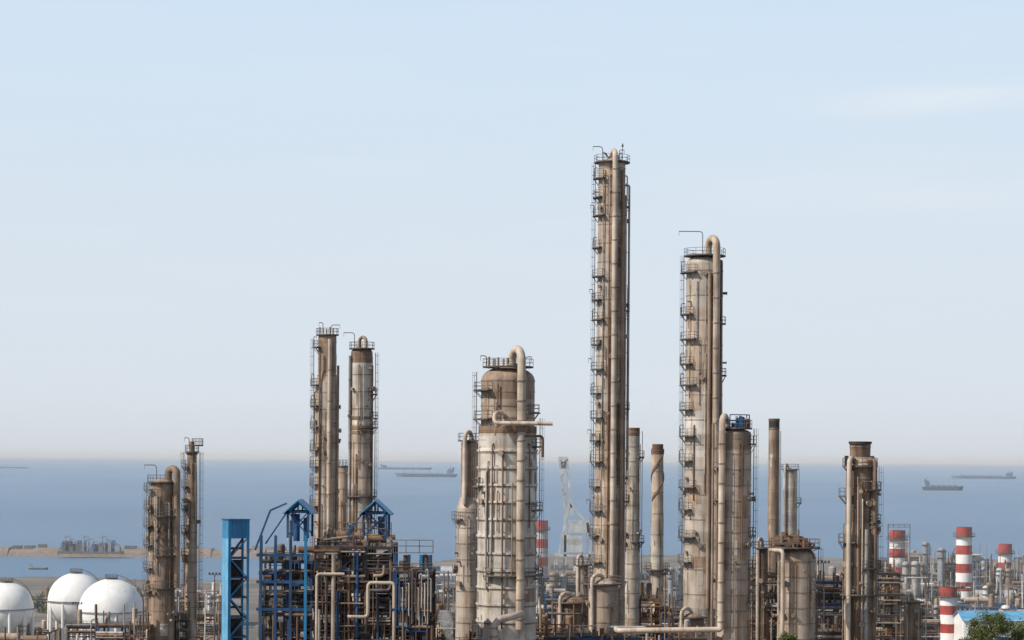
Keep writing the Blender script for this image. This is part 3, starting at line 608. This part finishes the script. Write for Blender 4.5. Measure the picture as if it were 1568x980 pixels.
while z>6:
    zn=z-2.6
    for v in(-1,1):
        mb.beam(rp(-s_/2+.4,v*(s_/2-.16),zn),rp(s_/2-.3,v*(s_/2-.16),zn),.22,'blue_dark')
    mb.beam(rp(s_/2-.16,-s_/2+.3,zn),rp(s_/2-.16,s_/2-.3,zn),.22,'blue_dark')
    mb.beam(rp((-1 if fl%2 else 1)*(s_/2-.35),-s_/2+.16,z-.1),rp((1 if fl%2 else -1)*(s_/2-.35),-s_/2+.16,zn+.1),.16,'blue_paint')
    mb.beam(rp((-1 if fl%2 else 1)*(s_/2-.5),0,z-.1),rp((1 if fl%2 else -1)*(s_/2-.5),0,zn+.1),.8,'steel_dark',.12)
    mb.beam(rp(-s_/2+.3,0,zn),rp(s_/2-.3,0,zn),s_*.6,'grating',.08)
    mb.beam(rp(-s_/2+.3,s_/2-.25,zn+1.2),rp(s_/2-.3,s_/2-.25,zn+1.2),.05,'steel_dark',2.2 if fl%3 else .3); z=zn; fl+=1
mb.build()
# other near/mid structures
S=[('pipe_rack',150,232,395,405,925,NEAR,21,dict(bay=5,lev=3.5,topvar=.12,small=1,dens=1.3)),
('pipe_rack',60,150,470,480,948,NEAR,22,dict(bay=6,lev=4,topvar=.15,dens=1.3)),
('pipe_rack',-20,70,440,450,962,NEAR,42,dict(bay=5,lev=3.4,topvar=.15,dens=1.3)),
('process_structure',228,290,402,412,878,NEAR,23,dict(bay=3.5,lev=3,topvar=.3,small=1,dens=1.2)),
('process_structure',288,338,440,452,905,MID,24,dict(bay=4.5,lev=3.3,topvar=.25,small=1)),
('pipe_rack',664,735,395,408,912,NEAR,25,dict(bay=4.5,lev=3.2,topvar=.15,dens=1.6,small=1)),
('pipe_rack',664,726,352,358,945,NEAR,52,dict(bay=4,lev=3.0,topvar=.1,dens=1.5,small=1)),
('pipe_rack',720,905,362,372,925,NEAR,26,dict(bay=4.5,lev=3.2,topvar=.2,dens=1.6,small=1)),
('process_structure',735,870,480,500,900,MID,27,dict(bay=5,lev=3.6,topvar=.25,dens=1.4)),
('process_structure',945,1050,430,445,890,NEAR,28,dict(bay=4.5,lev=3.4,topvar=.3,dens=1.6,small=1)),
('process_structure',1030,1100,405,415,912,NEAR,29,dict(bay=4,lev=3.2,topvar=.2,dens=1.5,small=1)),
('process_structure',1140,1200,420,435,850,NEAR,30,dict(bay=3.5,lev=3.6,topvar=.25,dens=1.4,small=1)),
('pipe_rack',1245,1300,400,412,872,dict(NEAR,fr=['blue_dark','steel_dark','rust']),31,dict(bay=4,lev=3.6,topvar=.15,dens=1.7,small=1)),
('process_structure',1338,1380,390,405,872,NEAR,32,dict(bay=3.6,lev=3.4,topvar=.25,small=1,dens=1.3)),
('process_structure',1380,1440,600,620,885,MID,33,dict(bay=5,lev=3.6,topvar=.4)),
('process_structure',1250,1300,520,540,868,MID,34,dict(bay=5,lev=3.6,topvar=.4)),
('pipe_rack',835,1085,352,357,958,NEAR,35,dict(bay=4.5,lev=3.2,topvar=.12,dens=1.6,small=1)),
('pipe_rack',1240,1300,350,356,948,NEAR,36,dict(bay=5,lev=3.4,topvar=.06,dens=1.5,small=1)),
]
for nm,pa,pb,D0,D1,tp,pal,sd,kw in S: unit_obj(nm,pa,pb,D0,D1,tp,pal,sd,zmin=3,**kw).build()
# far plant masses
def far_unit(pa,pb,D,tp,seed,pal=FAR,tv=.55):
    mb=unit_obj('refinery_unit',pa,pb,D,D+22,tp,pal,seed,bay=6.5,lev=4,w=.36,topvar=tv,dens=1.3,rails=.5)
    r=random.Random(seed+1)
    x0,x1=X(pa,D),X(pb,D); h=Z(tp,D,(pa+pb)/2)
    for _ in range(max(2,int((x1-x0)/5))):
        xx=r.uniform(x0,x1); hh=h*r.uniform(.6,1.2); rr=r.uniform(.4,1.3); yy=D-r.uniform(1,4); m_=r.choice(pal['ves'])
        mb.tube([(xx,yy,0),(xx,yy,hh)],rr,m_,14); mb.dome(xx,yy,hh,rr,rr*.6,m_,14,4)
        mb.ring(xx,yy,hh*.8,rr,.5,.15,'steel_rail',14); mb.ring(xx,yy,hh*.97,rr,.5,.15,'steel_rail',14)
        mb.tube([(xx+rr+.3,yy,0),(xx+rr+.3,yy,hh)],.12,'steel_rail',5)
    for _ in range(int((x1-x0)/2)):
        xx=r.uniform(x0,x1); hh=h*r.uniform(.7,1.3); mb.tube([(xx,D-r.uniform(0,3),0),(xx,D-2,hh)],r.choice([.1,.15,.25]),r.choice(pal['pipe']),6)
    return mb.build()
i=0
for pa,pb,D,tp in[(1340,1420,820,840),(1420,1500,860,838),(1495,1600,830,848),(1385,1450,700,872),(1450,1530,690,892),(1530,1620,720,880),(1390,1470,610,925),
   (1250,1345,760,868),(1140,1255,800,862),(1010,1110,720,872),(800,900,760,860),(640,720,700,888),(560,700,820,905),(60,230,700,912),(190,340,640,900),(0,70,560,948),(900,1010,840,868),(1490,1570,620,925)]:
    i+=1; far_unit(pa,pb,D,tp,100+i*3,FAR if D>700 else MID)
# sphere tanks
for pc,r_,pt,D in((12,41,891,560),(118,43,877,575),(172,50,886,560)):
    k=D/F; R0=r_*k; x=X(pc,D); zc=Z(pt,D,pc)-R0; mb=MB('spherical_gas_tank',(x,D,0))
    mb.lathe(x,D,[(max(.02,R0*math.sin(pi*i/24)),zc+R0*math.cos(pi*i/24)) for i in range(25)],'white_paint',48)
    for i in range(10):
        a=2*pi*i/10; mb.tube([(x+R0*.97*math.cos(a),D+R0*.97*math.sin(a),0),(x+R0*.97*math.cos(a),D+R0*.97*math.sin(a),zc)],.35,'white_paint',10)
    mb.ring(x,D,zc,R0,.25,.3,'far_grey',48)
    mb.arcplat(x,D,.4,1.5,zc+R0+.12,0,2*pi,br=False,h=.8)
    st=[(x+R0*1.02*math.cos(q),D-1.2,zc+R0*1.02*math.sin(q)) for q in [rad(10+8*j) for j in range(10)]]
    for dy in(-.4,.4): mb.tube([(p[0],p[1]+dy,p[2]+.9) for p in st],.05,'steel_rail',4,False)
    mb.build()
# striped chimneys
for pc,w_,pt,D,n in((1477,12,807,780,5),(1540,10.5,833,860,4),(1375,12,812,800,5),(1454,13,899,600,4),(830,10,797,900,5)):
    k=D/F; x=X(pc,D); zt=Z(pt,D,pc); mb=MB('striped_chimney',(x,D,0)); bh=14*k; z=zt; i=0
    while z>0.1:
        zn=max(0,z-bh); mb.lathe(x,D,[((w_+ (zt-z)/60)*k,z),((w_+(zt-zn)/60)*k,zn)],'far_red' if i%2==0 else 'far_pale' if pc==830 else 'white_paint',28); z=zn;i+=1
    mb.lathe(x,D,[((w_)*k,zt),(w_*k*.75,zt),(w_*k*.75,zt-2)],'steel_dark',28,False)
    mb.arcplat(x,D,w_*k,w_*k+1,zt-bh*1.02,0,2*pi,br=False); mb.ladder(x,D,w_*k+.6,rad(-60),0,zt-1)
    if pc==1375:
        for u in(-1,1):
            for py in range(0,7): mb.rail([(x-w_*k-1,D-3,zt+1-py*3.2),(x+w_*k+1,D-3,zt+1-py*3.2)],'steel_rail',1.1,.07)
            mb.tube([(x+u*(w_*k+1),D-3,0),(x+u*(w_*k+1),D-3,zt+2)],.18,'steel_rail',6)
    mb.build()
# harbour crane
D=1000;k=D/F; mb=MB('harbour_crane',(X(875,D),D,0)); W='far_pale'
def q(px,py,dy=0): return (X(px,D),D+dy,Z(py,D,870))
for dy in(-3,3):
    mb.beam(q(867,790,dy),q(856,702,dy),.9,W); mb.beam(q(876,790,dy),q(868,702,dy),.9,W); mb.beam(q(856,702,dy),q(868,702,dy),1.4,W)
    for t in range(6):
        a,b_=t/6,(t+1)/6; mb.beam(q(867-11*a,790-88*a,dy),q(876-8*b_,790-88*b_,dy),.35,W)
    mb.beam(q(872,772,dy),q(900,800,dy),.9,W); mb.beam(q(872,772,dy),q(850,880,dy),.8,W); mb.beam(q(900,800,dy),q(906,885,dy),1.0,W); mb.beam(q(866,790,dy),q(866,885,dy),1.0,W)
    mb.beam(q(850,850,dy),q(906,850,dy),1.0,W)
mb.beam(q(858,703,-3),q(858,703,3),1.4,'far_dark'); mb.box(q(888,806),(9,7,5),W); mb.box(q(862,712),(2.5,5,3),'far_grey'); mb.beam(q(866,800,-3),q(866,800,3),1,W)
mb.box(q(878,832),(8,7,7),W)
for pxx in(850,866,906): mb.box((X(pxx,D),D,1),(3,9,2),'far_dark')
mb.build()
# breakwater / quay
mb=MB('breakwater',(-200,1150,0)); r=random.Random(5); xx=-700
while xx<-60:
    w_=6; zt=1.6+r.uniform(-.4,.6); mb.add([(xx,1138,-4),(xx+w_,1138,-4),(xx+w_,1145,zt),(xx,1145,zt),(xx+w_,1155,zt),(xx,1155,zt),(xx+w_,1162,-4),(xx,1162,-4)],[(0,1,2,3),(3,2,4,5),(5,4,6,7),(0,3,5,7),(1,6,4,2)],'far_brown'); 
    if r.random()<.7: mb.box((xx+3,1150,zt+.8),(w_*r.uniform(.6,1),4,r.uniform(.8,2.2)),r.choice(['far_grey','far_brown','far_dark']))
    xx+=w_
mb.build()
mb=MB('jetty_terminal',(X(140,1140),1140,0)); D=1133
mb.box((X(140,D),D,.5),(X(188,D)-X(90,D),8,1.2),'far_dark')
for i in range(44):
    pxx=r.uniform(96,186); h=r.uniform(1.5,5.5); mb.box((X(pxx,D),D+r.uniform(-3,3),1+h/2),(r.uniform(.3,2.4),1.5,h),r.choice(['far_dark','far_grey','far_dark','far_blue','far_brown']))
for i in range(12):
    a=X(102+i*7,D); zt=Z(820+(i*5%4)*4,D,140); mb.tube([(a,D,1),(a,D,zt)],.16,'far_dark',6); mb.beam((a-1,D,zt-1),(a+2.0,D,zt-.6),.2,'far_dark'); mb.beam((a,D,zt),(a+2.0,D,zt-.6),.12,'far_dark')
    mb.beam((a,D,5),(a+2.1,D,1.5),.16,'far_dark')
mb.build()
def ship(name,pc,wl,D,wpx,mat,mat2,hf=.07,stern=1,kind=0):
    k=D/F; Lh=wpx*k/2; x=X(pc,D); mb=MB(name,(x,D,-2)); bm=Lh*.16; hh=Lh*2*hf; n=16; vs=[];fs=[]
    for i in range(n+1):
        t=-1+2*i/n; wd=bm*(1-max(0,(t*stern-.7)/.3)**2*.98)*(1-.25*max(0,(-t*stern-.85)/.15)); sh=hh*(1+.35*max(0,t*stern-.6)/.4)
        vs+=[(x+t*Lh*.94,D-wd*.85,-3),(x+t*Lh,D-wd,-2+sh),(x+t*Lh,D+wd,-2+sh),(x+t*Lh*.94,D+wd*.85,-3)]
    for i in range(n):
        for q_ in range(3): fs.append((i*4+q_,(i+1)*4+q_,(i+1)*4+q_+1,i*4+q_+1))
    fs+=[(0,1,2,3),(n*4+3,n*4+2,n*4+1,n*4)]
    mb.add(vs,fs,mat)
    s0=x-stern*Lh*.76; mb.box((s0,D,-2+hh+hh*.6),(Lh*.22,bm*1.5,hh*1.2),mat2); mb.box((s0,D,-2+hh*2.5),(Lh*.14,bm*1.9,hh*.55),mat2); mb.box((s0-stern*Lh*.1,D,-2+hh*2.7),(Lh*.06,bm*.6,hh*1.1),mat)
    mb.tube([(s0,D,-2+hh*2.7),(s0,D,-2+hh*3.9)],Lh*.008,mat,6)
    for i in range(5):
        a=x+stern*Lh*(-.45+.27*i)
        if kind: mb.box((a,D,-2+hh*1.25),(Lh*.2,bm*1.4,hh*.5),mat2)
        mb.tube([(a-Lh*.08,D,-2+hh*.9),(a-Lh*.08,D,-2+hh*(2.0 if i!=4 else 2.4))],Lh*.007,mat,6)
    mb.beam((x-stern*Lh*.6,D,-2+hh*1.25),(x+stern*Lh*.8,D,-2+hh*1.2),Lh*.02,mat2)
    return mb.build()
def DW(py,px): return 47*F/(py-ROLL*(px-784)-705)
ship('cargo_ship',653,0,DW(730.5,653),96,'ship_haze','ship_haze_pale',.05,-1)
ship('cargo_ship',1444,0,DW(751,1444),63,'ship_dark','ship_haze',.085,1,1)
ship('cargo_ship',1506,0,DW(733,1506),100,'ship_haze_pale','ship_haze_pale',.035,-1,1)
ship('cargo_ship',620,0,DW(719,620),84,'ship_haze_pale','ship_haze_pale',.03,1)
ship('cargo_ship',18,0,DW(710,18)*.6,52,'ship_haze_pale','ship_haze_pale',.02,1)
ship('tug_boat',60,0,1010,30,'far_dark','far_pale',.09,1)
# buildings
def shed(name,pa,pb,D,ptop,dep,wall,roof):
    x0,x1=X(pa,D),X(pb,D); pc=(pa+pb)/2; zr=Z(ptop,D,pc); ze=zr-1.8; mb=MB(name,((x0+x1)/2,D+dep/2,0)); w_=x1-x0; xc=(x0+x1)/2; yc=D+dep/2
    mb.box((xc,yc,ze/2),(w_,dep,ze),wall)
    for s_ in(-1,1): 
        ye=yc+s_*(dep/2+.5); vs=[(x0-.4,ye,ze-.2),(x1+.4,ye,ze-.2),(x1+.4,yc,zr),(x0-.4,yc,zr)]; vs+=[(p[0],p[1],p[2]-.15) for p in vs]
        mb.add(vs,[(0,1,2,3),(7,6,5,4),(0,4,5,1),(1,5,6,2),(2,6,7,3),(3,7,4,0)],roof)
    for xx in(x0,x1): mb.add([(xx,D,ze),(xx,D+dep,ze),(xx,yc,zr-.2)],[(0,1,2)],wall)
    n=int(w_/3)
    for i in range(n):
        xx=x0+(i+.5)*w_/n; mb.box((xx,D-.03,ze*.6),(1.5,.1,1.2),'steel_dark'); mb.box((xx,D-.06,ze*.6-.7),(1.7,.12,.12),'concrete')
    mb.box((xc,D-.04,1.6),(3,.12,3.2),'blue_dark')
    return mb.build()
shed('warehouse',1478,1590,585,938,14,'white_paint','blue_pale'); shed('warehouse',1404,1446,640,935,10,'white_paint','far_pale'); shed('warehouse',1120,1180,640,935,10,'far_grey','far_pale'); shed('warehouse',1500,1560,760,905,12,'far_brown','far_pale'); shed('warehouse',240,330,800,905,12,'far_pale','far_grey')
shed('warehouse',640,700,950,868,14,'far_brown','far_pale')
D=338; mb=MB('elbow_pipe',(X(770,D),D,0)); mb.tube(fillet([(X(758,D),D,2),(X(758,D),D,Z(950,D)),(X(792,D),D+1.5,Z(944,D)),(X(800,D),D+6,Z(944,D))],1.6,10),.5,'pipe_beige',16)
for py in(975,962): mb.tube([(X(758,D),D,Z(py,D)-.1),(X(758,D),D,Z(py,D)+.1)],.6,'band',16)
mb.build()
for pc,D,pt in((690,420,905),(1020,420,880),(1262,420,862),(1420,560,880),(330,430,880),(120,500,925)):
    mb=MB('floodlight_mast',(X(pc,D),D,0)); x=X(pc,D); zt=Z(pt,D,pc); mb.tube([(x,D,0),(x,D,zt)],.18,'steel_mid',8,r2=.08); mb.beam((x-1.1,D,zt),(x+1.1,D,zt),.1,'steel_mid')
    for u in(-.9,-.3,.3,.9): mb.box((x+u,D-.15,zt+.25),(.3,.3,.3),'steel_dark')
    mb.build()
# trees
def tree(D,pc,ptop,cw,seed,n=5200,leaf=.3):
    r=random.Random(seed); x=X(pc,D); zt=Z(ptop,D,pc); mb=MB('tree',(x,D,0)); R0=cw
    th=zt-R0*1.6
    mb.tube([(x,D,0),(x+.3,D,th*.5),(x,D+.2,zt-R0*.8)],.45,'bark',10,r2=.15)
    cl=[]
    for i in range(26):
        a=r.uniform(0,6.28); e=r.uniform(-.5,1); d=R0*r.uniform(.45,.95); c=Vector((x+d*math.cos(a)*math.sqrt(max(.05,1-e*e)),D+d*math.sin(a)*math.sqrt(max(.05,1-e*e)),zt-R0*.95+d*e*.95)); cl.append((c,R0*r.uniform(.16,.34)))
        mb.tube([(x,D,th+r.uniform(0,R0*.6)),(x+(c.x-x)*.5,D+(c.y-D)*.5,(c.z+th+R0*.4)/2),tuple(c)],.12,'bark',5,r2=.03)
    for c,cr in cl:
        for _ in range(n//26):
            v=Vector((r.gauss(0,1),r.gauss(0,1),r.gauss(0,1))); v=v.normalized()*cr*r.random()**.4*r.uniform(.9,1.5); p=c+v
            u=Vector((r.gauss(0,1),r.gauss(0,1),r.gauss(0,1))).normalized(); w_=u.cross(Vector((r.gauss(0,1),r.gauss(0,1),r.gauss(0,1)))).normalized(); s_=leaf*r.uniform(.5,1.2)
            mb.add([p-u*s_*.6,p+w_*s_*.3,p+u*s_*.6,p-w_*s_*.3],[(0,1,2,3)],'leaf_light' if r.random()<.55 else 'leaf_dark')
    return mb.build()
tree(450,1520,934,4.2,1,9000); tree(455,1560,950,4.5,2,7000); tree(460,1494,962,3.0,3,5000); tree(300,1208,968,1.3,4,2500,.2)
tree(640,300,925,4,5,3000,.5); tree(650,318,930,4,6,3000,.5); tree(700,90,915,5,7,3000,.6); tree(720,60,918,5,8,3000,.6); tree(735,76,900,5,9,3000,.6)
# steam plume: overlapping puffs of white vapour
scatmat('steam',(1,1,1),.9,.2)
mb=MB('steam_plume',(X(690,340),340,0)); r=random.Random(4); D=326
for i in range(16):
    t=i/15; rr=.25+.75*t; xx=X(696-12*t,D)+r.uniform(-.4,.4)*t; zc=Z(992-46*t,D); yy=D+r.uniform(-.4,.4)*t
    vs=[(xx,yy,zc+rr)];n=10;mrr=6
    for j in range(1,mrr):
        for q_ in range(n):
            th=pi*j/mrr; ph=2*pi*q_/n; d_=rr*(1+.25*math.sin(3*ph+i)*math.sin(2*th+i)); vs.append((xx+d_*math.sin(th)*math.cos(ph),yy+d_*math.sin(th)*math.sin(ph),zc+d_*math.cos(th)))
    vs.append((xx,yy,zc-rr)); fs=[(0,1+q_,1+(q_+1)%n) for q_ in range(n)]
    for j in range(mrr-2):
        for q_ in range(n): a=1+j*n; fs.append((a+q_,a+n+q_,a+n+(q_+1)%n,a+(q_+1)%n))
    a=1+(mrr-2)*n; fs+=[(a+q_,len(vs)-1,a+(q_+1)%n) for q_ in range(n)]
    mb.add(vs,fs,'steam')
mb.build()
# ------------------------------------------------------------ world
EL=rad(42); sd=Vector((-.90,-.44,0)).normalized(); sd=Vector((sd.x*math.cos(EL),sd.y*math.cos(EL),math.sin(EL)))
w=bpy.data.worlds.new('World'); bpy.context.scene.world=w; w.use_nodes=True; nt=w.node_tree; N=nt.nodes; L=nt.links
bg=N['Background']; bg.inputs['Strength'].default_value=.1
sky=N.new('ShaderNodeTexSky'); sky.sky_type='NISHITA'; sky.sun_disc=False; sky.sun_elevation=EL; sky.sun_rotation=math.atan2(sd.x,sd.y); sky.air_density=1.0; sky.dust_density=2.0; sky.ozone_density=1.5
tc=N.new('ShaderNodeTexCoord'); sp=N.new('ShaderNodeSeparateXYZ'); L.new(tc.outputs['Generated'],sp.inputs[0])
hr=N.new('ShaderNodeValToRGB'); e=hr.color_ramp.elements; e[0].position=0.0; e[0].color=(7.3,7.95,8.6,1); e[1].position=.22; e[1].color=(6.4,8.0,9.6,1)
k_=e.new(.08); k_.color=(7.15,7.95,8.85,1)
L.new(sp.outputs['Z'],hr.inputs[0])
fr=N.new('ShaderNodeMapRange'); fr.inputs['From Min'].default_value=.18; fr.inputs['From Max'].default_value=.5; fr.inputs['To Min'].default_value=.94; fr.inputs['To Max'].default_value=.05
L.new(sp.outputs['Z'],fr.inputs['Value'])
mx=N.new('ShaderNodeMixRGB'); L.new(fr.outputs[0],mx.inputs[0]); L.new(sky.outputs[0],mx.inputs[1]); L.new(hr.outputs[0],mx.inputs[2])
def math_(op,a,b_=None,c=None):
    n=N.new('ShaderNodeMath'); n.operation=op
    for i,v in enumerate((a,b_,c)):
        if v is None: continue
        if isinstance(v,(int,float)): n.inputs[i].default_value=v
        else: L.new(v,n.inputs[i])
    return n.outputs[0]
mpn=N.new('ShaderNodeMapping'); mpn.inputs['Scale'].default_value=(9,9,70); mpn.inputs['Rotation'].default_value=(0,rad(-4),0); L.new(tc.outputs['Generated'],mpn.inputs['Vector'])
cn=N.new('ShaderNodeTexNoise'); cn.inputs['Scale'].default_value=1.0; cn.inputs['Detail'].default_value=6; cn.inputs['Roughness'].default_value=.55; L.new(mpn.outputs[0],cn.inputs['Vector'])
def blob(cxv,cz,wx,wz):
    a=math_('DIVIDE',math_('SUBTRACT',sp.outputs['X'],cxv),wx); b_=math_('DIVIDE',math_('SUBTRACT',math_('SUBTRACT',sp.outputs['Z'],math_('MULTIPLY',sp.outputs['X'],.05)),cz),wz)
    d=math_('ADD',math_('MULTIPLY',a,a),math_('MULTIPLY',b_,b_)); return math_('EXPONENT',math_('MULTIPLY',d,-1))
b1=blob(.168,.138,.045,.0055); b2=blob(.15,.105,.08,.012)
cf=math_('MULTIPLY',math_('ADD',math_('MULTIPLY',b1,.75),math_('MULTIPLY',b2,.3)),math_('MULTIPLY',cn.outputs['Fac'],1.3))
front=math_('GREATER_THAN',sp.outputs['Y'],0.0); cf=math_('MULTIPLY',cf,front)
gen=N.new('ShaderNodeMapRange'); gen.inputs['From Min'].default_value=.5; gen.inputs['From Max'].default_value=.8; gen.inputs['To Max'].default_value=.12; L.new(cn.outputs['Fac'],gen.inputs['Value'])
cf=math_('ADD',cf,gen.outputs[0])
m2=N.new('ShaderNodeMixRGB'); L.new(cf,m2.inputs[0]); L.new(mx.outputs[0],m2.inputs[1]); m2.inputs[2].default_value=(8.5,8.8,9.15,1)
L.new(m2.outputs[0],bg.inputs['Color'])
sl=bpy.data.lights.new('sun','SUN'); sl.energy=4.4; sl.angle=rad(.5); sl.color=(1,.92,.80); so=bpy.data.objects.new('sun',sl); so.rotation_euler=sd.to_track_quat('Z','Y').to_euler(); so.location=(0,0,200); bpy.context.scene.collection.objects.link(so)
# ------------------------------------------------------------ camera
cd=bpy.data.cameras.new('camera'); cd.lens=85; cd.sensor_width=36; cd.shift_y=(705-490)/1568; cd.clip_start=1; cd.clip_end=400000
co=bpy.data.objects.new('camera',cd); co.location=(0,0,H); co.rotation_euler=(rad(90),-ROLL,0); bpy.context.scene.collection.objects.link(co); bpy.context.scene.camera=co
sc=bpy.context.scene; sc.view_settings.view_transform='Standard'; sc.view_settings.look='None'; sc.view_settings.exposure=0
